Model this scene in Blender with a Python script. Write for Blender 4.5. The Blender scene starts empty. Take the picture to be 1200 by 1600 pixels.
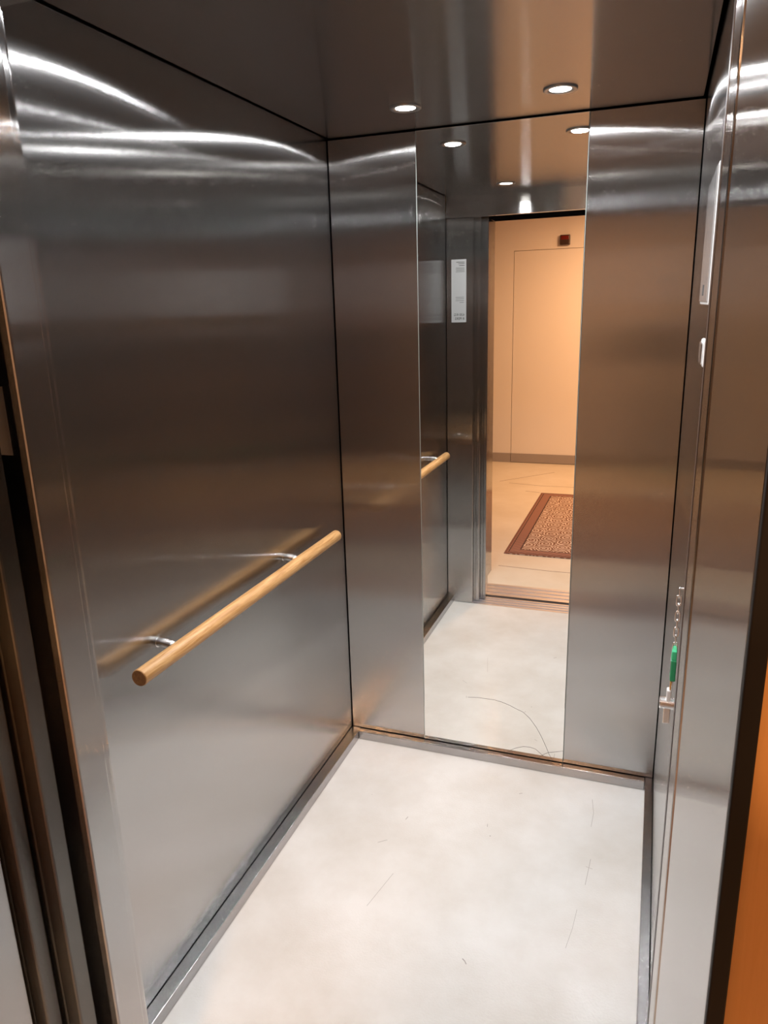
import bpy, bmesh, math, random
from mathutils import Vector, Matrix

# ------------------------------------------------------------------ camera, world, light levels
C = bpy.context.scene.collection
scn = bpy.context.scene
CAM_POS = (1.04053716, -2.37704486, 1.62449419)
CAM_R = ((0.93992232, 0.34023842, -0.02799743),
         (-0.06527066, 0.2595977, 0.96350858),
         (-0.3350907, 0.9037958, -0.26620925))      # rows: right, up, forward
cam_d = bpy.data.cameras.new('camera')
cam = bpy.data.objects.new('camera', cam_d)
C.objects.link(cam)
r_, u_, f_ = [Vector(v) for v in CAM_R]
cam.matrix_world = Matrix(((r_.x, u_.x, -f_.x, CAM_POS[0]), (r_.y, u_.y, -f_.y, CAM_POS[1]),
                           (r_.z, u_.z, -f_.z, CAM_POS[2]), (0, 0, 0, 1)))
cam_d.sensor_fit = 'VERTICAL'
cam_d.sensor_height = 24.0
cam_d.lens = 1152.23 / 1600 * 24.0
cam_d.clip_start = 0.01
scn.camera = cam

world = bpy.data.worlds.new('world')
scn.world = world
world.use_nodes = True
world.node_tree.nodes['Background'].inputs[0].default_value = (0.004, 0.0035, 0.003, 1)

scn.view_settings.view_transform = 'Standard'
scn.view_settings.look = 'None'
scn.view_settings.gamma = 1.0
scn.view_settings.use_curve_mapping = False
scn.view_settings.exposure = 0.0
scn.cycles.max_bounces = 16
scn.cycles.glossy_bounces = 12
scn.cycles.diffuse_bounces = 5
scn.cycles.sample_clamp_indirect = 80.0

LAMP_W = 6.2            # each cab downlight
LAMP_COL = (0.985, 0.985, 1.0)
LENS_EMIT = 30.0
HALL_W = 74.0          # unseen hall ceiling lamp, placed to light the hall
HALL_COL = (1.0, 0.53, 0.255)

# ------------------------------------------------------------------ dimensions
W, D, H = 1.1214, 1.4387, 2.15
M0, M1 = 0.299, 0.8151         # mirror edges
SK = 0.036                     # skirting height
FY = -1.995                    # hall face of the landing wall
HB = -5.36                     # hall back wall
RX0, RX1 = 0.135, 1.092        # landing opening

# ------------------------------------------------------------------ helpers
def box(bm, x0, x1, y0, y1, z0, z1):
    vs = [bm.verts.new((x, y, z)) for z in (z0, z1) for y in (y0, y1) for x in (x0, x1)]
    for q in ((0, 2, 3, 1), (4, 5, 7, 6), (0, 1, 5, 4), (2, 6, 7, 3), (0, 4, 6, 2), (1, 3, 7, 5)):
        bm.faces.new([vs[i] for i in q])

def frame_of(a, b):
    d = (b - a).normalized()
    s = Vector((0, 0, 1)) if abs(d.z) < 0.9 else Vector((1, 0, 0))
    u = d.cross(s).normalized()
    return u, d.cross(u).normalized()

def tube(bm, pts, rad, n=12, caps=True, closed=False):
    pts = [Vector(p) for p in pts]
    rads = rad if isinstance(rad, (list, tuple)) else [rad] * len(pts)
    rings = []
    m = len(pts)
    u = None
    for i, p in enumerate(pts):
        if closed:
            a, b = pts[i - 1], pts[(i + 1) % m]
        else:
            a, b = pts[max(i - 1, 0)], pts[min(i + 1, m - 1)]
        d = (b - a).normalized()
        if u is None:
            u, _ = frame_of(a, b)
        u = (u - d * u.dot(d)).normalized()
        v = d.cross(u)
        rings.append([bm.verts.new(p + rads[i] * (math.cos(t) * u + math.sin(t) * v))
                      for t in [2 * math.pi * k / n for k in range(n)]])
    for i in range(m if closed else m - 1):
        A, B = rings[i], rings[(i + 1) % m]
        for k in range(n):
            bm.faces.new((A[k], A[(k + 1) % n], B[(k + 1) % n], B[k]))
    if caps and not closed:
        bm.faces.new(rings[0][::-1])
        bm.faces.new(rings[-1])

def lathe(bm, c, prof, n=40, axis='z'):
    """profile of (radius, height) points turned about an axis through c"""
    rings = []
    for r, h in prof:
        ring = []
        for k in range(n):
            t = 2 * math.pi * k / n
            a, b = r * math.cos(t), r * math.sin(t)
            o = {'z': (a, b, h), 'x': (h, a, b), 'y': (a, h, b)}[axis]
            ring.append(bm.verts.new((c[0] + o[0], c[1] + o[1], c[2] + o[2])))
        rings.append(ring)
    for A, B in zip(rings, rings[1:]):
        for k in range(n):
            bm.faces.new((A[k], A[(k + 1) % n], B[(k + 1) % n], B[k]))
    bm.faces.new(rings[0][::-1])
    bm.faces.new(rings[-1])

def obj(name, bm, mats, parent=None, bevel=0.0, smooth=False, org=None, seg=2):
    bmesh.ops.recalc_face_normals(bm, faces=bm.faces)
    o0 = Vector(org) if org else Vector((0, 0, 0))
    if org:
        bmesh.ops.translate(bm, verts=bm.verts, vec=-o0)
    me = bpy.data.meshes.new(name)
    bm.to_mesh(me)
    bm.free()
    for m in (mats if isinstance(mats, (list, tuple)) else [mats]):
        me.materials.append(m)
    o = bpy.data.objects.new(name, me)
    C.objects.link(o)
    o.location = o0
    if parent:
        o.parent = parent
        o.location = o0 - parent_world(parent)
    if smooth:
        for p in me.polygons:
            p.use_smooth = True
    if bevel:
        b = o.modifiers.new('bevel', 'BEVEL')
        b.width = bevel
        b.segments = seg
        b.limit_method = 'ANGLE'
    return o

def parent_world(p):
    v = Vector((0, 0, 0))
    while p:
        v += p.location
        p = p.parent
    return v

def boxes(name, lst, mats, parent=None, bevel=0.0, **k):
    bm = bmesh.new()
    for b in lst:
        box(bm, *b)
    return obj(name, bm, mats, parent, bevel, **k)

def tag(o, label, cat=None, group=None):
    o['label'] = label
    if cat:
        o['category'] = cat
    if group:
        o['group'] = group
    return o

def struct(o, label, cat):
    o['kind'] = 'structure'
    return tag(o, label, cat)

def thing(name, label, cat, loc, group=None):
    o = bpy.data.objects.new(name, None)
    C.objects.link(o)
    o.location = loc
    o.empty_display_size = 0.05
    return tag(o, label, cat, group)

def text_mesh(name, body, size, mat, parent, matrix, align='LEFT', depth=0.0002):
    cu = bpy.data.curves.new(name, 'FONT')
    cu.body = body
    cu.size = size
    cu.align_x = align
    cu.extrude = depth
    t = bpy.data.objects.new(name, cu)
    C.objects.link(t)
    dg = bpy.context.evaluated_depsgraph_get()
    me = bpy.data.meshes.new_from_object(t.evaluated_get(dg))
    bpy.data.objects.remove(t)
    me.transform(matrix)
    me.materials.clear()
    me.materials.append(mat)
    o = bpy.data.objects.new(name, me)
    C.objects.link(o)
    o.parent = parent
    return o

# ------------------------------------------------------------------ materials
def new_mat(name):
    m = bpy.data.materials.new(name)
    m.use_nodes = True
    return m, m.node_tree, m.node_tree.nodes['Principled BSDF']

def plain(name, col, rough=0.5, metal=0.0, spec=0.5, emit=0.0, ecol=None, var=0.0, scale=30):
    m, nt, b = new_mat(name)
    b.inputs['Base Color'].default_value = (*col, 1)
    b.inputs['Roughness'].default_value = rough
    b.inputs['Metallic'].default_value = metal
    b.inputs['Specular IOR Level'].default_value = spec
    if emit:
        b.inputs['Emission Color'].default_value = (*(ecol or col), 1)
        b.inputs['Emission Strength'].default_value = emit
    if var:
        tc = nt.nodes.new('ShaderNodeTexCoord')
        n = nt.nodes.new('ShaderNodeTexNoise')
        n.inputs['Scale'].default_value = scale
        n.inputs['Detail'].default_value = 6
        mx = nt.nodes.new('ShaderNodeMix')
        mx.data_type = 'RGBA'
        mx.inputs[6].default_value = (*[c * (1 - var) for c in col], 1)
        mx.inputs[7].default_value = (*[min(1, c * (1 + var)) for c in col], 1)
        nt.links.new(tc.outputs['Object'], n.inputs['Vector'])
        nt.links.new(n.outputs['Fac'], mx.inputs[0])
        nt.links.new(mx.outputs[2], b.inputs['Base Color'])
    return m

def math_node(nt, op, a, b=None, c=None):
    n = nt.nodes.new('ShaderNodeMath')
    n.operation = op
    for i, v in enumerate((a, b, c)):
        if v is None:
            continue
        if isinstance(v, (int, float)):
            n.inputs[i].default_value = v
        else:
            nt.links.new(v, n.inputs[i])
    return n.outputs[0]

def steel(name, streak, grain, base=(0.50, 0.499, 0.499), rough=0.15, an=1.0, spread=0.12, tail=32.0, var=0.03):
    """brushed stainless steel; streak = direction in which highlights spread, grain = noise scale per axis,
    spread = how far the fine brush marks tilt the surface along the streak direction"""
    m, nt, b = new_mat(name)
    L = nt.links
    b.inputs['Metallic'].default_value = 1.0
    b.inputs['Anisotropic'].default_value = an
    b.inputs['Roughness'].default_value = rough
    g = nt.nodes.new('ShaderNodeNewGeometry')
    def vec(op, *ins):
        n = nt.nodes.new('ShaderNodeVectorMath')
        n.operation = op
        for i, v in enumerate(ins):
            if isinstance(v, tuple):
                n.inputs[i].default_value = v
            else:
                L.new(v, n.inputs[i])
        return n
    if streak == 'side':
        t = vec('ADD', vec('CROSS_PRODUCT', g.outputs['Normal'], (0.0, 0.0, 1.0)).outputs[0], (1e-4, 2e-4, 0.0)).outputs[0]
    else:
        t = vec('ADD', (0.0, 0.0, 0.0), tuple(float(v) for v in streak)).outputs[0]
    L.new(t, b.inputs['Tangent'])
    tc = nt.nodes.new('ShaderNodeTexCoord')
    mp = nt.nodes.new('ShaderNodeMapping')
    mp.inputs['Scale'].default_value = grain
    n = nt.nodes.new('ShaderNodeTexNoise')
    n.inputs['Scale'].default_value = 1.0
    n.inputs['Detail'].default_value = 3
    L.new(tc.outputs['Object'], mp.inputs[0])
    L.new(mp.outputs[0], n.inputs['Vector'])
    mx = nt.nodes.new('ShaderNodeMix')
    mx.data_type = 'RGBA'
    mx.inputs[6].default_value = (*[c * (1 - var) for c in base], 1)
    mx.inputs[7].default_value = (*[c * (1 + var) for c in base], 1)
    L.new(n.outputs['Fac'], mx.inputs[0])
    L.new(mx.outputs[2], b.inputs['Base Color'])
    if spread:
        wn = nt.nodes.new('ShaderNodeTexWhiteNoise')
        L.new(vec('MULTIPLY', tc.outputs['Object'], (7919.0, 7433.0, 6857.0)).outputs[0], wn.inputs['Vector'])
        q = math_node(nt, 'SUBTRACT', wn.outputs['Value'], 0.5)
        k = math_node(nt, 'ADD', math_node(nt, 'MULTIPLY', q, spread), math_node(nt, 'MULTIPLY', math_node(nt, 'POWER', q, 5.0), tail))
        sc = vec('SCALE', t)
        L.new(k, sc.inputs['Scale'])
        nn = vec('NORMALIZE', vec('ADD', g.outputs['Normal'], sc.outputs[0]).outputs[0])
        L.new(nn.outputs[0], b.inputs['Normal'])
    return m

def wood(name, c0, c1, axis_scale, rough=0.45):
    m, nt, b = new_mat(name)
    L = nt.links
    tc = nt.nodes.new('ShaderNodeTexCoord')
    mp = nt.nodes.new('ShaderNodeMapping')
    mp.inputs['Scale'].default_value = axis_scale
    n = nt.nodes.new('ShaderNodeTexNoise')
    n.inputs['Scale'].default_value = 1.0
    n.inputs['Detail'].default_value = 8
    n.inputs['Roughness'].default_value = 0.65
    n.inputs['Distortion'].default_value = 0.6
    r = nt.nodes.new('ShaderNodeValToRGB')
    r.color_ramp.elements[0].position = 0.32
    r.color_ramp.elements[0].color = (*c0, 1)
    r.color_ramp.elements[1].position = 0.68
    r.color_ramp.elements[1].color = (*c1, 1)
    L.new(tc.outputs['Object'], mp.inputs[0])
    L.new(mp.outputs[0], n.inputs['Vector'])
    L.new(n.outputs['Fac'], r.inputs[0])
    L.new(r.outputs[0], b.inputs['Base Color'])
    b.inputs['Roughness'].default_value = rough
    return m

def floor_mat(name, c_lo, c_hi, rough, stain_scale, speck=0.0, bump=0.02):
    m, nt, b = new_mat(name)
    L = nt.links
    tc = nt.nodes.new('ShaderNodeTexCoord')
    n = nt.nodes.new('ShaderNodeTexNoise')
    n.inputs['Scale'].default_value = stain_scale
    n.inputs['Detail'].default_value = 9
    n.inputs['Roughness'].default_value = 0.6
    L.new(tc.outputs['Object'], n.inputs['Vector'])
    r = nt.nodes.new('ShaderNodeValToRGB')
    r.color_ramp.elements[0].position = 0.33
    r.color_ramp.elements[0].color = (*c_lo, 1)
    r.color_ramp.elements[1].position = 0.66
    r.color_ramp.elements[1].color = (*c_hi, 1)
    L.new(n.outputs['Fac'], r.inputs[0])
    col = r.outputs[0]
    if speck:
        v = nt.nodes.new('ShaderNodeTexVoronoi')
        v.inputs['Scale'].default_value = 14
        v.inputs['Randomness'].default_value = 1.0
        L.new(tc.outputs['Object'], v.inputs['Vector'])
        sep = nt.nodes.new('ShaderNodeSeparateColor')
        L.new(v.outputs['Color'], sep.inputs[0])
        size = math_node(nt, 'MULTIPLY', math_node(nt, 'POWER', sep.outputs[0], 4.0), speck)
        hit = math_node(nt, 'LESS_THAN', v.outputs['Distance'], size)
        mx = nt.nodes.new('ShaderNodeMix')
        mx.data_type = 'RGBA'
        mx.inputs[7].default_value = (0.22, 0.19, 0.16, 1)
        L.new(math_node(nt, 'MULTIPLY', hit, 0.75), mx.inputs[0])
        L.new(col, mx.inputs[6])
        col = mx.outputs[2]
    L.new(col, b.inputs['Base Color'])
    b.inputs['Roughness'].default_value = rough
    n2 = nt.nodes.new('ShaderNodeTexNoise')
    n2.inputs['Scale'].default_value = 160
    n2.inputs['Detail'].default_value = 4
    L.new(tc.outputs['Object'], n2.inputs['Vector'])
    bp = nt.nodes.new('ShaderNodeBump')
    bp.inputs['Strength'].default_value = bump
    bp.inputs['Distance'].default_value = 0.01
    L.new(n2.outputs['Fac'], bp.inputs['Height'])
    L.new(bp.outputs[0], b.inputs['Normal'])
    return m

M_WALL = steel('brushed_steel_vertical_grain', 'side', (900, 900, 7))
M_JAMB = steel('brushed_steel_door_jamb', 'side', (900, 900, 7), rough=0.15)
M_HEAD = steel('brushed_steel_horizontal_grain', (0, 0.7, 0.7), (7, 7, 900))
M_CEIL = steel('brushed_steel_ceiling', (0, 1, 0), (7, 900, 7), base=(0.37, 0.36, 0.355), rough=0.18, spread=0.25, tail=0.0)
M_LDOOR = steel('dark_satin_landing_door', 'side', (900, 900, 7), base=(0.17, 0.165, 0.155), rough=0.2)
M_SKIRT = steel('brushed_steel_skirting', (0.6, 0.6, 0.5), (8, 8, 600), base=(0.44, 0.43, 0.43), rough=0.22, an=0.0, spread=0)
M_TUBE = steel('satin_steel_tube', (0, 1, 0), (300, 300, 300), base=(0.66, 0.64, 0.62), rough=0.2, an=0.0, spread=0)
M_RING = plain('nickel_ring', (0.36, 0.34, 0.32), 0.35, 1.0, var=0.3, scale=400)
M_BLACK = plain('black_gap', (0.006, 0.006, 0.007), 0.9, 0, 0.0)
M_RUBBER = plain('black_rubber', (0.012, 0.010, 0.009), 0.6, 0, 0.3)
M_BUMPER = plain('dark_bumper', (0.05, 0.035, 0.03), 0.35)
M_MIRROR = plain('mirror_silver', (0.925, 0.93, 0.905), 0.0, 1.0)
M_CRACK = plain('crack_in_glass', (0.10, 0.09, 0.08), 0.5)
M_GLASSEDGE = plain('ground_glass_edge', (0.34, 0.38, 0.36), 0.25)
M_LENS = plain('lit_lamp_lens', (1, 1, 1), 0.4, emit=LENS_EMIT, ecol=(1.0, 0.97, 0.93))
M_FLOOR = floor_mat('white_vinyl_floor', (0.685, 0.65, 0.60), (0.80, 0.785, 0.755), 0.13, 3.2, speck=0.035, bump=0.06)
M_HFLOOR = floor_mat('pale_screed_floor', (0.70, 0.63, 0.51), (0.80, 0.745, 0.64), 0.42, 2.2, bump=0.02)
M_PAINT = plain('cream_wall_paint', (0.86, 0.82, 0.78), 0.6, var=0.015, scale=3)
M_PLINTH = plain('taupe_skirting_paint', (0.36, 0.32, 0.30), 0.5)
M_SEAM = plain('dark_seam', (0.10, 0.07, 0.05), 0.8)
M_RAIL = wood('oak_rail', (0.38, 0.17, 0.045), (0.70, 0.41, 0.17), (170, 9, 170), 0.42)
M_RAILEND = wood('oak_end_grain', (0.20, 0.075, 0.014), (0.34, 0.14, 0.03), (160, 160, 160), 0.5)
M_ORANGE = wood('orange_oak_veneer', (0.80, 0.40, 0.12), (0.88, 0.47, 0.165), (90, 90, 4), 0.5)
M_UNSEEN_BROWN = wood('added_brown_wood', (0.10, 0.06, 0.04), (0.15, 0.09, 0.06), (60, 60, 3), 0.55)  # for the unseen wall that dims the right back panel's reflection
M_UNSEEN_DARK = wood('added_dark_wood', (0.030, 0.018, 0.011), (0.060, 0.036, 0.022), (60, 60, 3), 0.5)  # for the unseen wall that keeps the left steel wall dark
M_SILL = steel('aluminium_sill', (0, 1, 0), (6, 500, 500), base=(0.64, 0.63, 0.66), rough=0.45, an=0.0, spread=0)
M_PAPER = plain('printed_paper', (0.29, 0.29, 0.29), 0.55)
M_INK = plain('black_ink', (0.012, 0.012, 0.012), 0.7, spec=0.1)
M_GREYINK = plain('grey_ink', (0.07, 0.07, 0.07), 0.7, spec=0.1)
M_GREEN = plain('green_plastic', (0.02, 0.30, 0.13), 0.35)
M_GREENL = plain('light_green_plastic', (0.05, 0.55, 0.26), 0.35)
M_BRASS = plain('brass', (0.75, 0.48, 0.18), 0.3, 1.0)
M_CHROME = plain('chrome', (0.90, 0.89, 0.88), 0.22, 1.0)
M_PLASTICW = plain('white_plastic', (0.80, 0.80, 0.79), 0.35)
M_SCREEN = plain('pale_display_glass', (0.42, 0.42, 0.42), 0.08, spec=0.6)
M_BROWN = plain('dark_brown_plastic', (0.045, 0.022, 0.014), 0.35)
M_REDLENS = plain('dark_red_lens', (0.16, 0.012, 0.008), 0.2)
M_OPAL = plain('added_lamp_glass', (1, 0.9, 0.75), 0.4, emit=4.0, ecol=(1.0, 0.62, 0.30))  # glow of the unseen hall lamps
M_SCUFF = plain('dark_scuff', (0.36, 0.33, 0.30), 0.6)
M_HCRACK = plain('floor_hairline', (0.30, 0.24, 0.18), 0.8)

# ------------------------------------------------------------------ cab shell
T = 0.02
cab_floor = struct(boxes('floor', [(0, W, -D, 0, -0.03, 0)], M_FLOOR),
                   'white scuffed vinyl floor of the lift cab', 'floor')
wall_left = struct(boxes('wall_left', [(-T, 0, -D + 0.002, -0.003, 0.038, 2.26)], M_WALL, bevel=0.0008),
                   'left lift wall of dark brushed steel carrying the oak handrail', 'wall')
wall_right = struct(boxes('wall_right', [(W, W + T, -D + 0.002, -0.003, 0.038, 2.26)], M_WALL, bevel=0.0008),
                    'right lift wall of brushed steel seen edge on beside the control panel', 'wall')
wall_back = struct(boxes('wall_back', [(0.003, M0 - 0.0015, 0, T, 0.0362, H - 0.005),
                                       (M1 + 0.0015, W - 0.003, 0, T, 0.0362, H - 0.005)], M_WALL, bevel=0.0012),
                   'back lift wall of brushed steel in two panels flanking the mirror', 'wall')
ceil_ = struct(boxes('ceiling', [(0.0085, W - 0.010, -D + 0.002, -0.0035, H, H + 0.02)], M_CEIL, bevel=0.001),
               'dark brushed steel ceiling panel of the lift with four downlights', 'ceiling')
hdr = struct(boxes('wall_front', [(0, W, -1.468, -D, 2.047, 2.26)], M_HEAD, bevel=0.0012),
             'steel header panel above the lift doorway, facing the mirror', 'wall')
struct(boxes('trim_1', [(0.0005, 0.1437, -1.468, -D, 0.001, 2.045)], M_WALL, bevel=0.004),
       'narrow steel return panel left of the doorway carrying the notice', 'wall panel')
struct(boxes('trim_2', [(1.0911, W + 0.03, -1.566, -D, 0.001, 2.045)], M_JAMB, bevel=0.003),
       'slim steel strike jamb on the right of the lift doorway', 'door jamb')
struct(boxes('trim_10', [(1.0904, 1.0910, -1.466, -1.443, 0.004, 2.04)], M_BUMPER),
       'thin dark door bumper strip on the right strike jamb', 'seal')
# dark backing of the shaft behind the panel joints
struct(boxes('wall_shaft', [(-0.05, -0.04, -1.45, 0.06, -0.05, 2.36), (W + 0.05, W + 0.06, -1.45, 0.06, -0.05, 2.36),
                            (-0.05, W + 0.06, 0.05, 0.06, -0.05, 2.36), (-0.05, W + 0.06, -1.45, 0.06, 2.35, 2.36)], M_BLACK),
       'black shaft lining showing through the thin joints around the lift ceiling', 'wall')

# skirtings
def skirting(name, b, label):
    struct(boxes(name, [b], M_SKIRT, bevel=0.0018), label, 'skirting')
skirting('baseboard_left', (0.0005, 0.037, -D + 0.001, -0.0005, 0.0005, SK), 'low steel skirting along the foot of the left lift wall')
skirting('baseboard_back', (0.038, W - 0.028, -0.027, -0.0005, 0.0005, SK - 0.002), 'low steel skirting below the mirror')
skirting('baseboard_right', (W - 0.027, W - 0.0005, -D + 0.001, -0.0005, 0.0005, SK), 'low steel skirting along the foot of the right lift wall')

# ------------------------------------------------------------------ lift doors (open, stacked on the left)
def Lpanel(name, x_edge, y0, y1, sheet_y0, sheet_y1, x_back, lip, z0, z1, mat, label):
    struct(boxes(name, [(x_edge - lip, x_edge, y0, y1, z0, z1), (x_back, x_edge - lip + 0.0005, sheet_y0, sheet_y1, z0, z1)],
                 mat, bevel=0.0035), label, 'lift door')
Lpanel('door_1', 0.173, -1.503, -1.472, -1.503, -1.474, -0.26, 0.020, 0.004, 2.06, M_JAMB,
       'inner sliding steel leaf of the cab door, parked behind the left return')
Lpanel('door_2', 0.2025, -1.574, -1.512, -1.530, -1.512, -0.26, 0.018, 0.004, 2.06, M_JAMB,
       'outer sliding steel leaf of the cab door with copper toned edge')
Lpanel('door_3', 0.182, -1.634, -1.600, -1.634, -1.600, -0.28, 0.03, 0.004, 2.09, M_LDOOR,
       'landing door leaf parked next to the cab door, grey steel edge')
Lpanel('door_4', 0.153, -1.673, -1.645, -1.673, -1.645, -0.30, 0.03, 0.004, 2.09, M_LDOOR,
       'landing door leaf parked nearest the hall, grey steel edge')

# sills
def sill(name, y0, y1, label):
    bm = bmesh.new()
    box(bm, RX0 - 0.1, W, y0, y1, -0.03, -0.003)
    n = 4
    w = (y1 - y0) / (2 * n - 1)
    for i in range(n):
        box(bm, RX0 - 0.1, W, y0 + 2 * i * w, y0 + (2 * i + 1) * w, -0.004, 0.0005)
    struct(obj(name, bm, M_SILL), label, 'sill')
sill('trim_3', -1.557, -D - 0.0005, 'grooved metal sill at the edge of the lift floor')
sill('trim_4', -1.77, -1.590, 'grooved metal sill at the edge of the hall floor')

# ------------------------------------------------------------------ landing wall with its portal
struct(boxes('wall_hall_front', [(-0.78, RX0 - 0.012, FY, -1.69, 0, 2.6), (RX1 + 0.009, 4.0, FY, -1.69, 0, 2.6),
                                 (RX0 - 0.012, RX1 + 0.009, FY, -1.69, 2.09, 2.6)], M_ORANGE),
       'orange wood veneered wall of the hall beside the lift doorway', 'wall')
struct(boxes('trim_5', [(RX0 - 0.012, RX0, FY - 0.004, -1.686, 0.001, 2.076)], M_JAMB, bevel=0.002),
       'steel portal lining on the left side of the landing doorway', 'door frame')
struct(boxes('trim_6', [(RX1, RX1 + 0.009, FY, -1.592, 0.001, 2.076)], M_JAMB, bevel=0.0015),
       'wide steel portal lining on the right side of the landing doorway', 'door frame')
struct(boxes('trim_7', [(RX1, RX1 + 0.0095, FY - 0.008, FY - 0.0005, 0.001, 2.09)], M_RUBBER, bevel=0.001),
       'black seal strip between the right portal lining and the orange wall', 'seal')
struct(boxes('trim_8', [(RX0, RX1, FY, -1.60, 2.076, 2.089)], M_BLACK),
       'black head lining above the landing doorway', 'door frame')

# ------------------------------------------------------------------ hall
XL, XR, HZ = -0.78, 4.0, 2.6
hall_floor = struct(boxes('floor_hall', [(XL, XR, HB, -1.7705, -0.03, 0)], M_HFLOOR),
                    'pale cracked screed floor of the hall', 'floor')
DX0, DX1, DZ = -0.365, 0.575, 2.133
struct(boxes('wall_hall_back', [(XL, DX0 - 0.004, HB - 0.1, HB, 0, HZ), (DX1 + 0.004, 0.80, HB - 0.1, HB, 0, HZ),
                                (DX0 - 0.004, DX1 + 0.004, HB - 0.1, HB, DZ + 0.004, HZ),
                                ], M_PAINT), 'cream hall wall opposite the lift, around the flush door', 'wall')
struct(boxes('trim_9', [(DX0 - 0.006, DX1 + 0.006, HB - 0.11, HB - 0.06, 0, DZ + 0.006)], M_SEAM),
       'dark seam around the flush hall door', 'seam')
d5 = struct(boxes('door_5', [(DX0, DX1, HB - 0.055, HB - 0.0005, 0.004, DZ)], M_PAINT, bevel=0.002),
            'flush cream door hidden in the hall wall', 'door')
boxes('kick_strip', [(DX0, DX1, HB - 0.0005, HB + 0.009, 0.004, 0.098)], M_PLINTH, d5, bevel=0.002)
struct(boxes('baseboard_hall', [(XL, DX0 - 0.004, HB, HB + 0.012, 0.0005, 0.098), (DX1 + 0.004, 0.80, HB, HB + 0.012, 0.0005, 0.098)],
             M_PLINTH, bevel=0.002), 'taupe skirting board along the hall wall', 'skirting')
struct(boxes('wall_added_right', [(0.801, XR, HB - 0.1, HB + 0.02, 0, HZ)], M_UNSEEN_BROWN), 'unseen brown wood wall added past the flush door to darken the steel reflections', 'wall')  # added out of view so the right back panel reflects less hall light
struct(boxes('wall_added_left', [(-0.78, -0.68, HB, FY, 0, HZ)], M_UNSEEN_DARK), 'unseen dark wood wall added at the left side of the hall to darken the steel reflections', 'wall')  # added out of view so the cab's left wall reflects something dark
struct(boxes('ceiling_hall', [(XL - 0.1, XR + 0.1, HB - 0.1, FY + 0.3, HZ, HZ + 0.05)], M_PAINT), 'cream ceiling of the hall', 'ceiling')

def strip_path(bm, pts, w, z0, z1):
    """thin flat ribbon along a floor path"""
    for (a, b) in zip(pts, pts[1:]):
        a, b = Vector((*a, 0)), Vector((*b, 0))
        d = (b - a).normalized()
        n = Vector((-d.y, d.x, 0)) * w / 2
        vs = []
        for z in (z0, z1):
            for p in (a - n, a + n, b + n, b - n):
                vs.append(bm.verts.new((p.x, p.y, z)))
        for q in ((0, 1, 2, 3), (7, 6, 5, 4), (0, 4, 5, 1), (1, 5, 6, 2), (2, 6, 7, 3), (3, 7, 4, 0)):
            bm.faces.new([vs[i] for i in q])

for pts in ([(-0.20, -4.40), (0.10, -4.35), (0.45, -4.36), (1.3, -4.33)], [(-0.30, -4.45), (0.15, -4.95)],
            [(0.0, -4.12), (0.09, -4.10), (0.13, -4.09)], [(0.16, -2.10), (0.5, -2.08), (0.9, -2.09)]):
    bm = bmesh.new()
    strip_path(bm, pts, 0.006, 0.0, 0.0006)
    obj('hairline_crack', bm, M_HCRACK, hall_floor)

# ------------------------------------------------------------------ mirror
mir = thing('wall_mirror', 'tall frameless mirror cracked at its lower right corner, set in the back lift wall', 'mirror', ((M0 + M1) / 2, 0, 0.035))
boxes('mirror_glass', [(M0, M1, -0.0012, 0.006, 0.0362, H - 0.005)], M_MIRROR, mir, bevel=0.0012)
boxes('ground_edge', [(M0 - 0.0011, M0 - 0.0001, -0.0012, 0.006, 0.0362, H - 0.005)], M_GLASSEDGE, mir)
boxes('ground_edge', [(M1 + 0.0001, M1 + 0.0011, -0.0012, 0.006, 0.0362, H - 0.005)], M_GLASSEDGE, mir)
def crack(pts, r=0.0006):
    bm = bmesh.new()
    tube(bm, [(x, -0.0014, z) for x, z in pts], [r * 0.8] + [r] * (len(pts) - 2) + [r * 0.7], n=6)
    obj('crack', bm, M_CRACK, mir)
crack([(0.467, 0.240), (0.505, 0.2445), (0.536, 0.245), (0.566, 0.245), (0.592, 0.241), (0.622, 0.232), (0.646, 0.222),
       (0.669, 0.214), (0.694, 0.193), (0.718, 0.161), (0.735, 0.131), (0.754, 0.090), (0.766, 0.061), (0.779, 0.038)])
crack([(0.614, 0.037), (0.630, 0.052), (0.646, 0.062), (0.674, 0.074), (0.697, 0.076), (0.718, 0.072), (0.741, 0.053), (0.767, 0.038)])
crack([(0.728, 0.038), (0.746, 0.055), (0.764, 0.067), (0.784, 0.073), (0.8145, 0.083)])
crack([(0.779, 0.038), (0.784, 0.052), (0.786, 0.066)], 0.0004)
crack([(0.762, 0.037), (0.776, 0.044), (0.786, 0.037)], 0.0005)
crack([(0.786, 0.037), (0.800, 0.043), (0.806, 0.037)], 0.0004)

# floor scuffs
for pts, w in (([(0.668, -0.886), (0.675, -0.891), (0.681, -0.899)], 0.0022), ([(0.930, -0.13), (0.940, -0.20), (0.938, -0.27)], 0.0010),
               ([(0.949, -0.42), (0.943, -0.53)], 0.0012), ([(0.938, -0.455), (0.958, -0.46)], 0.0008),
               ([(0.93, -0.63), (0.925, -0.70), (0.915, -0.77)], 0.0008), ([(0.40, -0.66), (0.37, -0.80)], 0.0008),
               ([(0.31, -0.55), (0.335, -0.53)], 0.0010), ([(0.36, -0.42), (0.363, -0.405)], 0.0018),
               ([(0.69, -0.175), (0.70, -0.168)], 0.0014), ([(0.62, -0.36), (0.622, -0.372)], 0.0014)):
    bm = bmesh.new()
    strip_path(bm, pts, w, -0.0002, 0.0004)
    obj('scuff_mark', bm, M_SCUFF, cab_floor)

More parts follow.
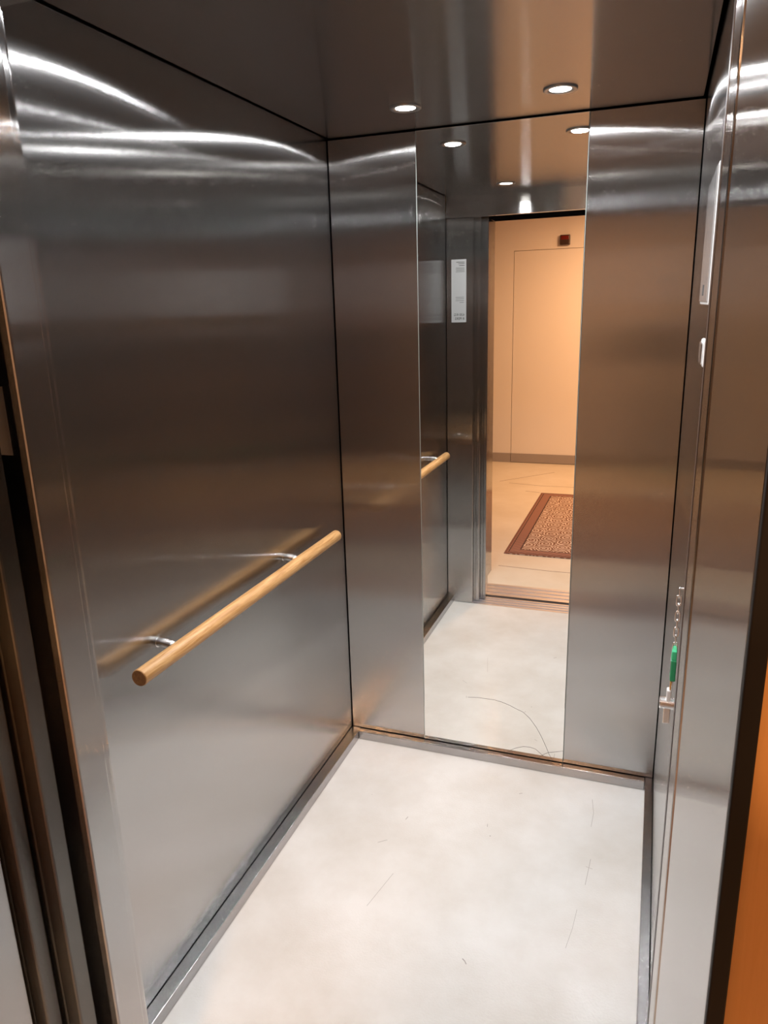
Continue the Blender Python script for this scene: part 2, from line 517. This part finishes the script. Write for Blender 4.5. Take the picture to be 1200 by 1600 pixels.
# ------------------------------------------------------------------ handrail
RAx, RAz, RR = 0.054, 0.885, 0.0188
rail = thing('handrail', 'round oak handrail on two steel brackets along the left lift wall', 'handrail', (RAx, -0.71, RAz))
bm = bmesh.new()
tube(bm, [(RAx, -1.2345, RAz), (RAx, -1.0, RAz), (RAx, -0.6, RAz), (RAx, -0.187, RAz)], RR, n=40)
obj('wooden_bar', bm, M_RAIL, rail, bevel=0.002, smooth=False)
bm = bmesh.new()
tube(bm, [(RAx, -1.2358, RAz), (RAx, -1.2343, RAz)], RR - 0.0012, n=40)
tag(obj('end_cap', bm, M_RAILEND, rail), 'dark end grain of the oak bar')
for by in (-1.093, -0.468):
    bm = bmesh.new()
    tube(bm, [(0.0, by, 0.897), (0.02, by, 0.897), (0.036, by, 0.895), (0.046, by, 0.89)], 0.0105, n=24)
    br = obj('bracket', bm, M_TUBE, rail, smooth=False)
    bm = bmesh.new()
    lathe(bm, (0, by, 0.897), [(0.0125, 0.0), (0.0125, 0.0012), (0.011, 0.0018)], 32, 'x')
    obj('rosette', bm, M_TUBE, br)
for o in rail.children_recursive:
    for p in o.data.polygons:
        p.use_smooth = len(p.vertices) == 4

# ------------------------------------------------------------------ downlights
def downlight(x, y, label):
    t = thing('downlight', label, 'ceiling light', (x, y, H), 'recessed downlights in the lift ceiling')
    bm = bmesh.new()
    n = 48
    prof = [(0.0435, 0.0), (0.0435, -0.0030), (0.0415, -0.0046), (0.036, -0.0042), (0.0285, -0.0030), (0.0275, -0.0006)]
    rings = [[bm.verts.new((x + r * math.cos(2 * math.pi * k / n), y + r * math.sin(2 * math.pi * k / n), H + h)) for k in range(n)] for r, h in prof]
    for A, B in zip(rings, rings[1:]):
        for k in range(n):
            bm.faces.new((A[k], A[(k + 1) % n], B[(k + 1) % n], B[k]))
    obj('ring', bm, M_RING, t, smooth=True)
    bm = bmesh.new()
    lathe(bm, (x, y, H), [(0.0273, -0.0002), (0.0273, -0.0020), (0.021, -0.0026)], n)
    obj('lens', bm, M_LENS, t)
    ld = bpy.data.lights.new('lamp', 'AREA')
    ld.shape = 'DISK'
    ld.size = 0.050
    ld.energy = LAMP_W
    ld.color = LAMP_COL
    ld.spread = math.radians(160)
    lo = bpy.data.objects.new('lamp', ld)
    C.objects.link(lo)
    lo.parent = t
    lo.location = (0, 0, -0.0045)
    return t
downlight(0.350, -0.2547, 'round recessed ceiling downlight near the mirror, above its left edge')
downlight(0.764, -0.2512, 'round recessed ceiling downlight near the mirror, above its right edge')
downlight(0.351, -1.182, 'round downlight over the doorway end, handrail side, mirrored farthest from the glass')
downlight(0.764, -1.182, 'round downlight over the doorway end of the lift ceiling, control panel side')

# ------------------------------------------------------------------ notice on the left return (read from inside the cab)
NX0, NX1, NZ0, NZ1 = 0.029, 0.106, 1.544, 1.851
ny = -D + 0.0006
nt_ = thing('notice', 'narrow white printed load notice on the left return panel beside the doorway', 'notice', ((NX0 + NX1) / 2, -D, NZ0))
boxes('sheet', [(NX0, NX1, -D + 0.0001, ny, NZ0, NZ1)], M_PAPER, nt_)
def to_notice(x, z):   # text faces +y: its x axis runs towards -x
    m = Matrix(((-1, 0, 0, x), (0, 0, 1, ny + 0.0001), (0, 1, 0, z), (0, 0, 0, 1)))
    return Matrix.Translation(-nt_.location) @ m
for body, z, s in (('630 KG', 1.576, 0.0175), ('8 PERS', 1.5565, 0.0175)):
    text_mesh('lettering', body, s, M_INK, nt_, to_notice(NX1 - 0.009, z))
random.seed(4)
def print_lines(zs, x0, x1, h, mat, jag):
    bm = bmesh.new()
    for z in zs:
        x = x1
        end = x0 + random.uniform(0, jag)
        while x - 0.003 > end:
            w = random.uniform(0.003, 0.008)
            box(bm, max(end, x - w), x, ny, ny + 0.0002, z, z + h)
            x -= w + 0.0013
    return obj('printed_lines', bm, mat, nt_)
print_lines([1.836, 1.829, 1.820], 0.050, NX1 - 0.009, 0.0030, M_INK, 0.02)
print_lines([1.8105 - 0.0042 * i for i in range(6)], 0.047, NX1 - 0.009, 0.0016, M_GREYINK, 0.008)
print_lines([1.667, 1.659, 1.650, 1.641], 0.050, NX1 - 0.012, 0.0022, M_GREYINK, 0.025)

# sticker on the outside of the cab door leaf
st = tag(boxes('sticker', [(0.035, 0.126, -1.5306, -1.53005, 1.424, 1.528)], plain('sticker_paper', (0.85, 0.80, 0.76), 0.6)),
         'pale paper sticker on the outer face of the parked cab door leaf', 'sticker')

# ------------------------------------------------------------------ right wall fittings
XW = W
dp = thing('floor_display', 'pale glass display plate standing proud of the right lift wall', 'display', (XW, -0.94, 1.615))
boxes('plate', [(XW - 0.012, XW - 0.0002, -1.06, -0.80, 1.615, 1.826)], M_PLASTICW, dp, bevel=0.002)
boxes('glass_face', [(XW - 0.0138, XW - 0.0121, -1.055, -0.805, 1.620, 1.821)], M_SCREEN, dp, bevel=0.0006)
boxes('caption', [(XW - 0.0141, XW - 0.0137, -0.94, -0.90, 1.630, 1.648)], M_GREYINK, dp)
bt = thing('call_button', 'small oblong steel push button below the display on the right lift wall', 'button', (XW, -0.92, 1.515))
boxes('button_frame', [(XW - 0.008, XW - 0.0002, -0.975, -0.885, 1.510, 1.556)], M_PLASTICW, bt, bevel=0.003)
boxes('button_cap', [(XW - 0.0115, XW - 0.0079, -0.965, -0.895, 1.515, 1.551)], M_CHROME, bt, bevel=0.002)
# dots of braille between display and button
for k, (yy, zz) in enumerate(((-0.94, 1.590), (-0.955, 1.592), (-0.955, 1.585), (-0.93, 1.588))):
    bm = bmesh.new()
    bmesh.ops.create_uvsphere(bm, u_segments=10, v_segments=6, radius=0.0018, matrix=Matrix.Translation((XW - 0.0004, yy, zz)))
    obj('raised_dot', bm, M_CHROME, bt, smooth=True)

ls = thing('key_lock', 'chrome key lock barrel sticking out of the right lift wall with key in place', 'lock', (XW, -0.89, 0.815))
bm = bmesh.new()
lathe(bm, (XW, -0.89, 0.815), [(0.0125, -0.0002), (0.0125, -0.029), (0.0112, -0.0305)], 28, 'x')
obj('barrel', bm, M_CHROME, ls, smooth=False)
boxes('catch_plate', [(XW - 0.022, XW - 0.008, -0.900, -0.880, 0.772, 0.812)], M_CHROME, ls, bevel=0.002)
boxes('key_bow', [(XW - 0.018, XW - 0.0085, -0.899, -0.881, 0.822, 0.848)], M_PLASTICW, ls, bevel=0.0025)

kc = thing('key_chain', 'steel chain with green tag hanging above the key lock', 'key chain', (XW - 0.01, -0.895, 0.85))
bm = bmesh.new()
tube(bm, [(XW - 0.0002, -0.895, 1.073), (XW - 0.010, -0.895, 1.073)], 0.0022, n=12)
obj('hook', bm, M_CHROME, kc)
zt = 1.0745
for k in range(8):
    z1 = zt - k * 0.0170
    bm = bmesh.new()
    hw, hh = 0.0042, 0.0108
    pts = []
    for q in range(20):
        a = 2 * math.pi * q / 20
        s, c = math.sin(a), math.cos(a)
        w = hw * c
        v = hw * s + (hh - hw) * (1 if s > 0 else -1 if s < 0 else 0)
        if k % 2:
            pts.append((XW - 0.0095 + w, -0.895, z1 - hh + v))
        else:
            pts.append((XW - 0.0095, -0.895 + w, z1 - hh + v))
    tube(bm, pts, 0.0016, n=8, closed=True)
    obj('link', bm, M_CHROME, kc, smooth=True)
zc = zt - 8 * 0.0170 - 0.003
boxes('tag_cap', [(XW - 0.0145, XW - 0.0050, -0.910, -0.880, 0.922, 0.942)], M_GREENL, kc, bevel=0.002)
tg = boxes('green_tag', [(XW - 0.0150, XW - 0.0045, -0.912, -0.878, 0.876, 0.9225)], M_GREEN, kc, bevel=0.002)
boxes('paper_label', [(XW - 0.0158, XW - 0.0149, -0.905, -0.885, 0.893, 0.918)], M_PAPER, tg)
bm = bmesh.new()
tube(bm, [(XW - 0.0095, -0.895 + 0.009 * math.cos(a), 0.866 + 0.012 * math.sin(a)) for a in [2 * math.pi * i / 24 for i in range(24)]], 0.0012, n=8, closed=True)
obj('split_ring', bm, M_CHROME, kc, smooth=True)
boxes('brass_stub', [(XW - 0.0135, XW - 0.0105, -0.902, -0.890, 0.851, 0.868)], M_BRASS, kc, bevel=0.0008)

# ------------------------------------------------------------------ hall fittings
sb = thing('signal_box', 'small dark brown box with red upper half on the hall wall above the flush door', 'signal box', (0.1275, HB, 2.166))
boxes('housing', [(0.080, 0.175, HB + 0.0002, HB + 0.045, 2.166, 2.258)], M_BROWN, sb, bevel=0.006)
boxes('red_lens', [(0.091, 0.164, HB + 0.044, HB + 0.0485, 2.213, 2.249)], M_REDLENS, sb, bevel=0.003)

def added_hall_lamp(x, y, watts, label):  # unseen fixtures, positions chosen for the light they throw
    hl = thing('added_ceiling_lamp', label, 'ceiling light', (x, y, HZ), 'unseen lamps added along the hall ceiling')
    bm = bmesh.new()
    lathe(bm, (x, y, HZ), [(0.20, 0.0), (0.20, -0.03), (0.19, -0.035)], 48)
    obj('lamp_base', bm, M_PLASTICW, hl)
    bm = bmesh.new()
    lathe(bm, (x, y, HZ), [(0.185, -0.034), (0.18, -0.06), (0.15, -0.08), (0.09, -0.092), (0.01, -0.095)], 48)
    obj('opal_bowl', bm, M_OPAL, hl, smooth=True)
    ld = bpy.data.lights.new('added_hall_light', 'AREA')
    ld.shape = 'DISK'
    ld.size = 0.36
    ld.energy = watts
    ld.color = HALL_COL
    lo = bpy.data.objects.new('added_hall_light', ld)
    C.objects.link(lo)
    lo.parent = hl
    lo.location = (0, 0, -0.10)
added_hall_lamp(1.0, -4.1, HALL_W, 'unseen round opal ceiling lamp placed above the far end of the hall rug to light the hall')  # unseen source of the warm hall light, set where the floor won't mirror it
added_hall_lamp(2.75, -3.1, HALL_W * 0.25, 'unseen round opal lamp added farther along the hall to brighten the orange wall')  # extra lamp added to light the orange wall without reaching deep into the cab

# ------------------------------------------------------------------ rug
RGX0, RGX1, RGY0, RGY1 = 0.148, 1.23, -4.06, -2.343
def rug_mat():
    m, nt, b = new_mat('patterned_rug')
    L = nt.links
    tc = nt.nodes.new('ShaderNodeTexCoord')
    sp = nt.nodes.new('ShaderNodeSeparateXYZ')
    L.new(tc.outputs['Object'], sp.inputs[0])
    X, Y = sp.outputs[0], sp.outputs[1]
    w, l = RGX1 - RGX0, RGY1 - RGY0
    dx = math_node(nt, 'SUBTRACT', w / 2, math_node(nt, 'ABSOLUTE', X))
    dy = math_node(nt, 'SUBTRACT', l / 2, math_node(nt, 'ABSOLUTE', Y))
    d = math_node(nt, 'MINIMUM', dx, dy)
    # repeating rosettes in the field: concentric rings round a grid of centres, wobbled by noise
    ns = nt.nodes.new('ShaderNodeTexNoise')
    ns.inputs['Scale'].default_value = 22
    ns.inputs['Detail'].default_value = 2
    L.new(tc.outputs['Object'], ns.inputs['Vector'])
    P = 0.118
    fx = math_node(nt, 'SUBTRACT', math_node(nt, 'FRACT', math_node(nt, 'DIVIDE', X, P)), 0.5)
    row = math_node(nt, 'MULTIPLY', math_node(nt, 'FRACT', math_node(nt, 'MULTIPLY', math_node(nt, 'FLOOR', math_node(nt, 'DIVIDE', X, P)), 0.5)), 1.0)
    fy = math_node(nt, 'SUBTRACT', math_node(nt, 'FRACT', math_node(nt, 'ADD', math_node(nt, 'DIVIDE', Y, P), row)), 0.5)
    rad = math_node(nt, 'SQRT', math_node(nt, 'ADD', math_node(nt, 'MULTIPLY', fx, fx), math_node(nt, 'MULTIPLY', fy, fy)))
    rad = math_node(nt, 'ADD', rad, math_node(nt, 'MULTIPLY', math_node(nt, 'SUBTRACT', ns.outputs['Fac'], 0.5), 0.28))
    ring = math_node(nt, 'SINE', math_node(nt, 'MULTIPLY', rad, 34.0))
    cream = math_node(nt, 'GREATER_THAN', ring, 0.25)
    dark = math_node(nt, 'LESS_THAN', ring, -0.72)
    # border ticks
    tick = math_node(nt, 'GREATER_THAN', math_node(nt, 'SINE', math_node(nt, 'MULTIPLY', math_node(nt, 'ADD', X, Y), 150.0)), 0.35)
    def band(a, c):
        return math_node(nt, 'MULTIPLY', math_node(nt, 'GREATER_THAN', d, a), math_node(nt, 'LESS_THAN', d, c))
    def mix(f, a, c):
        mx = nt.nodes.new('ShaderNodeMix')
        mx.data_type = 'RGBA'
        L.new(f, mx.inputs[0])
        for i, v in ((6, a), (7, c)):
            if isinstance(v, tuple):
                mx.inputs[i].default_value = (*v, 1)
            else:
                L.new(v, mx.inputs[i])
        return mx.outputs[2]
    RED, CR, DK = (0.30, 0.14, 0.10), (0.72, 0.60, 0.50), (0.10, 0.06, 0.05)
    field = mix(dark, mix(cream, RED, CR), (0.20, 0.12, 0.07))
    border = mix(tick, (0.36, 0.19, 0.145), (0.22, 0.12, 0.10))
    col = mix(band(0.016, 0.098), field, border)
    col = mix(band(0.0, 0.016), col, (0.22, 0.11, 0.08))
    col = mix(band(0.024, 0.031), col, DK)
    col = mix(band(0.092, 0.102), col, DK)
    L.new(col, b.inputs['Base Color'])
    b.inputs['Roughness'].default_value = 0.95
    b.inputs['Specular IOR Level'].default_value = 0.1
    return m
rc = ((RGX0 + RGX1) / 2, (RGY0 + RGY1) / 2, 0.0003)
tag(boxes('rug', [(RGX0, RGX1, RGY0, RGY1, 0.0003, 0.008)], rug_mat(), bevel=0.002, org=rc),
    'red brown patterned rug lying on the hall floor in front of the lift', 'rug')

# ------------------------------------------------------------------ person taking the picture (shows as a dark reflection in the steel)
M_SKIN = plain('skin', (0.55, 0.33, 0.23), 0.5)
M_KNIT = plain('charcoal_knit', (0.022, 0.021, 0.024), 0.9, var=0.2, scale=200)
M_DENIM = plain('dark_denim', (0.020, 0.024, 0.038), 0.85, var=0.25, scale=300)
M_HAIR = plain('dark_hair', (0.02, 0.013, 0.009), 0.6)
M_SHOE = plain('black_leather', (0.012, 0.011, 0.010), 0.4)
M_EYE = plain('eye_white', (0.7, 0.7, 0.68), 0.2)

def skin_mesh(name, verts, edges, root, mat, parent, levels=2):
    me = bpy.data.meshes.new(name)
    me.from_pydata([v[0] for v in verts], edges, [])
    o = bpy.data.objects.new(name, me)
    C.objects.link(o)
    sk = o.modifiers.new('skin', 'SKIN')
    sk.use_smooth_shade = True
    if not me.skin_vertices:
        raise RuntimeError('no skin layer')
    for i, v in enumerate(verts):
        r = v[1]
        me.skin_vertices[0].data[i].radius = r if isinstance(r, tuple) else (r, r)
        me.skin_vertices[0].data[i].use_root = (i == root)
    sb_ = o.modifiers.new('subsurf', 'SUBSURF')
    sb_.levels = levels
    sb_.render_levels = levels
    dg = bpy.context.evaluated_depsgraph_get()
    m2 = bpy.data.meshes.new_from_object(o.evaluated_get(dg))
    bpy.data.objects.remove(o)
    m2.materials.clear()
    m2.materials.append(mat)
    for p in m2.polygons:
        p.use_smooth = True
        p.material_index = 0
    o = bpy.data.objects.new(name, m2)
    C.objects.link(o)
    o.parent = parent
    o.location = -parent_world(parent)
    return o

per = thing('person', 'person in dark sweater and jeans holding up a phone on the hall rug', 'person', (1.04, -2.84, 0.008))
PX, PY, FZ = 1.04, -2.84, 0.008
body_v, body_e, idx = [], [], {}
def jv(key, p, r, link=None):
    body_v.append((p, r))
    idx[key] = len(body_v) - 1
    if link:
        body_e.append((idx[link], idx[key]))
jv('pelvis', (PX, PY, 0.95), (0.120, 0.080))
jv('waist', (PX, PY, 1.12), (0.140, 0.095), 'pelvis')
jv('chest', (PX, PY + 0.005, 1.32), (0.160, 0.110), 'waist')
jv('collar', (PX, PY, 1.455), (0.085, 0.07), 'chest')
jv('neck', (PX - 0.005, PY + 0.012, 1.525), 0.055, 'collar')
jv('jaw', (PX - 0.012, PY + 0.045, 1.595), (0.062, 0.072), 'neck')
jv('face', (PX - 0.014, PY + 0.045, 1.665), (0.074, 0.090), 'jaw')
jv('crown', (PX - 0.014, PY + 0.035, 1.735), (0.070, 0.082), 'face')
LSH, LEL, LWR = (PX - 0.19, PY + 0.01, 1.43), (PX - 0.25, PY + 0.20, 1.25), (0.955, -2.49, 1.53)
RSH, REL, RWR = (PX + 0.19, PY + 0.01, 1.43), (PX + 0.22, PY + 0.19, 1.19), (1.145, -2.51, 1.52)
for s, sh, el, wr in (('l', LSH, LEL, LWR), ('r', RSH, REL, RWR)):
    jv(s + 'sh', sh, 0.062, 'collar')
    jv(s + 'el', el, 0.043, s + 'sh')
    mid = tuple(0.55 * a + 0.45 * b for a, b in zip(el, wr))
    jv(s + 'fo', mid, 0.040, s + 'el')
    jv(s + 'wr', wr, 0.027, s + 'fo')
for s, hx, kx, ax_, ky in (('l', -0.095, -0.12, -0.13, 0.02), ('r', 0.095, 0.115, 0.125, 0.02)):
    jv(s + 'hip', (PX + hx * 0.9, PY, 0.84), 0.066, 'pelvis')
    jv(s + 'kn', (PX + kx, PY + ky, 0.49), 0.060, s + 'hip')
    jv(s + 'ca', (PX + kx, PY - 0.01, 0.34), 0.056, s + 'kn')
    jv(s + 'an', (PX + ax_, PY - 0.02, 0.10), 0.040, s + 'ca')
    jv(s + 'to', (PX + ax_ * 1.15, PY + 0.14, 0.045), (0.042, 0.028), s + 'an')
# hands: palm beside the phone, four unequal bent fingers wrapped behind it, thumb on the near face
for s, wr, sx in (('l', LWR, 1), ('r', RWR, -1)):
    w = Vector(wr)
    palm = w + Vector((sx * 0.012, 0.012, 0.055))
    jv(s + 'palm', tuple(palm), (0.032, 0.016), s + 'wr')
    for k, ln in enumerate((0.068, 0.078, 0.072, 0.056)):
        base = palm + Vector((sx * 0.010, 0.010, 0.030 - k * 0.019))
        a = base + Vector((sx * 0.006, ln * 0.22, 0.006))
        b = a + Vector((sx * ln * 0.36, ln * 0.10, 0.004))
        c = b + Vector((sx * ln * 0.36, -ln * 0.06, 0.0))
        jv('%sf%da' % (s, k), tuple(base), 0.0095, s + 'palm')
        jv('%sf%db' % (s, k), tuple(a), 0.0092, '%sf%da' % (s, k))
        jv('%sf%dc' % (s, k), tuple(b), 0.0084, '%sf%db' % (s, k))
        jv('%sf%dd' % (s, k), tuple(c), 0.0072, '%sf%dc' % (s, k))
    t0 = palm + Vector((sx * 0.012, -0.016, -0.020))
    jv(s + 'th0', tuple(t0), 0.012, s + 'palm')
    jv(s + 'th1', tuple(t0 + Vector((sx * 0.020, -0.012, 0.022))), 0.0105, s + 'th0')
    jv(s + 'th2', tuple(t0 + Vector((sx * 0.040, -0.008, 0.040))), 0.0085, s + 'th1')
jv('nose', (PX - 0.016, PY + 0.148, 1.648), 0.013, 'face')
jv('lear', (PX - 0.096, PY + 0.03, 1.655), (0.012, 0.022), 'face')
jv('rear', (PX + 0.068, PY + 0.03, 1.655), (0.012, 0.022), 'face')
skin_mesh('body', body_v, body_e, 0, M_SKIN, per)
for sx in (-1, 1):
    bm = bmesh.new()
    bmesh.ops.create_uvsphere(bm, u_segments=14, v_segments=10, radius=0.0115,
                              matrix=Matrix.Translation((PX - 0.014 + sx * 0.030, PY + 0.122, 1.668)))
    obj('eye', bm, M_EYE, per, smooth=True)
bm = bmesh.new()
tube(bm, [(PX - 0.040, PY + 0.118, 1.602), (PX - 0.026, PY + 0.127, 1.600), (PX - 0.004, PY + 0.127, 1.600), (PX + 0.010, PY + 0.118, 1.602)], 0.005, n=8)
obj('mouth', bm, plain('lips', (0.42, 0.17, 0.14), 0.4), per, smooth=True)
# hair cap
bm = bmesh.new()
bmesh.ops.create_uvsphere(bm, u_segments=28, v_segments=18, radius=1.0)
for v in list(bm.verts):
    if v.co.z < -0.35 or (v.co.y > 0.35 and v.co.z < 0.30):
        bm.verts.remove(v)
for v in bm.verts:
    v.co = Vector((PX - 0.014 + v.co.x * 0.092, PY + 0.030 + v.co.y * 0.108, 1.700 + v.co.z * 0.098))
hair = obj('hair', bm, M_HAIR, per, smooth=True)
so = hair.modifiers.new('thick', 'SOLIDIFY')
so.thickness = 0.014
def grown(keys, d, extra=None):
    m = {k: i for i, k in enumerate(keys)}
    vs = [(body_v[idx[k]][0], tuple(x + d for x in body_v[idx[k]][1]) if isinstance(body_v[idx[k]][1], tuple) else body_v[idx[k]][1] + d) for k in keys]
    inv = {idx[k]: k for k in keys}
    es = [(m[inv[a]], m[inv[b]]) for a, b in body_e if a in inv and b in inv]
    return vs, es
vs, es = grown(['waist', 'chest', 'collar', 'lsh', 'lel', 'lfo', 'lwr', 'rsh', 'rel', 'rfo', 'rwr'], 0.017)
n = len(vs)
vs += [((PX, PY, 1.00), (0.182, 0.130)), ((PX, PY, 0.88), (0.190, 0.140))]
es += [(0, n), (n, n + 1)]
skin_mesh('sweater', vs, es, 0, M_KNIT, per)
vs = [((PX, PY, 1.05), (0.165, 0.112)), ((PX, PY, 0.86), (0.165, 0.122))]
es = [(0, 1)]
for sx in (-1, 1):
    n = len(vs)
    vs += [((PX + sx * 0.092, PY, 0.74), 0.100), ((PX + sx * 0.117, PY + 0.02, 0.49), 0.074),
           ((PX + sx * 0.119, PY - 0.008, 0.32), 0.068), ((PX + sx * 0.127, PY - 0.018, 0.045), 0.060)]
    es += [(1, n), (n, n + 1), (n + 1, n + 2), (n + 2, n + 3)]
skin_mesh('jeans', vs, es, 0, M_DENIM, per)
for s in 'lr':
    a, b = Vector(body_v[idx[s + 'an']][0]), Vector(body_v[idx[s + 'to']][0])
    vs = [((a.x, a.y - 0.035, 0.062), (0.042, 0.050)), ((a.x, a.y + 0.06, 0.058), (0.046, 0.046)), ((b.x, b.y, 0.050), (0.050, 0.038)), ((b.x, b.y + 0.06, 0.044), (0.040, 0.030))]
    skin_mesh('shoe', vs, [(0, 1), (1, 2), (2, 3)], 0, M_SHOE, per)
ph = thing('phone', 'slim black phone held upright in both hands by the person before the lift', 'phone', (CAM_POS[0], CAM_POS[1] - 0.03, CAM_POS[2] - 0.03))
bm = bmesh.new()
box(bm, -0.0385, 0.0385, -0.11, 0.03, -0.004, 0.004)
o = obj('case', bm, plain('phone_case', (0.015, 0.015, 0.017), 0.3), None, bevel=0.003)
o.parent = ph
bm = bmesh.new()
box(bm, -0.036, 0.036, -0.106, 0.026, 0.0041, 0.0046)
o2 = obj('screen', bm, plain('phone_glass', (0.02, 0.02, 0.022), 0.08), None)
o2.parent = ph
rot = Matrix((r_, u_, -f_)).transposed()
for q in (o, o2):
    q.rotation_euler = rot.to_euler()
    q.location = Vector(CAM_POS) - f_ * 0.016 - ph.location
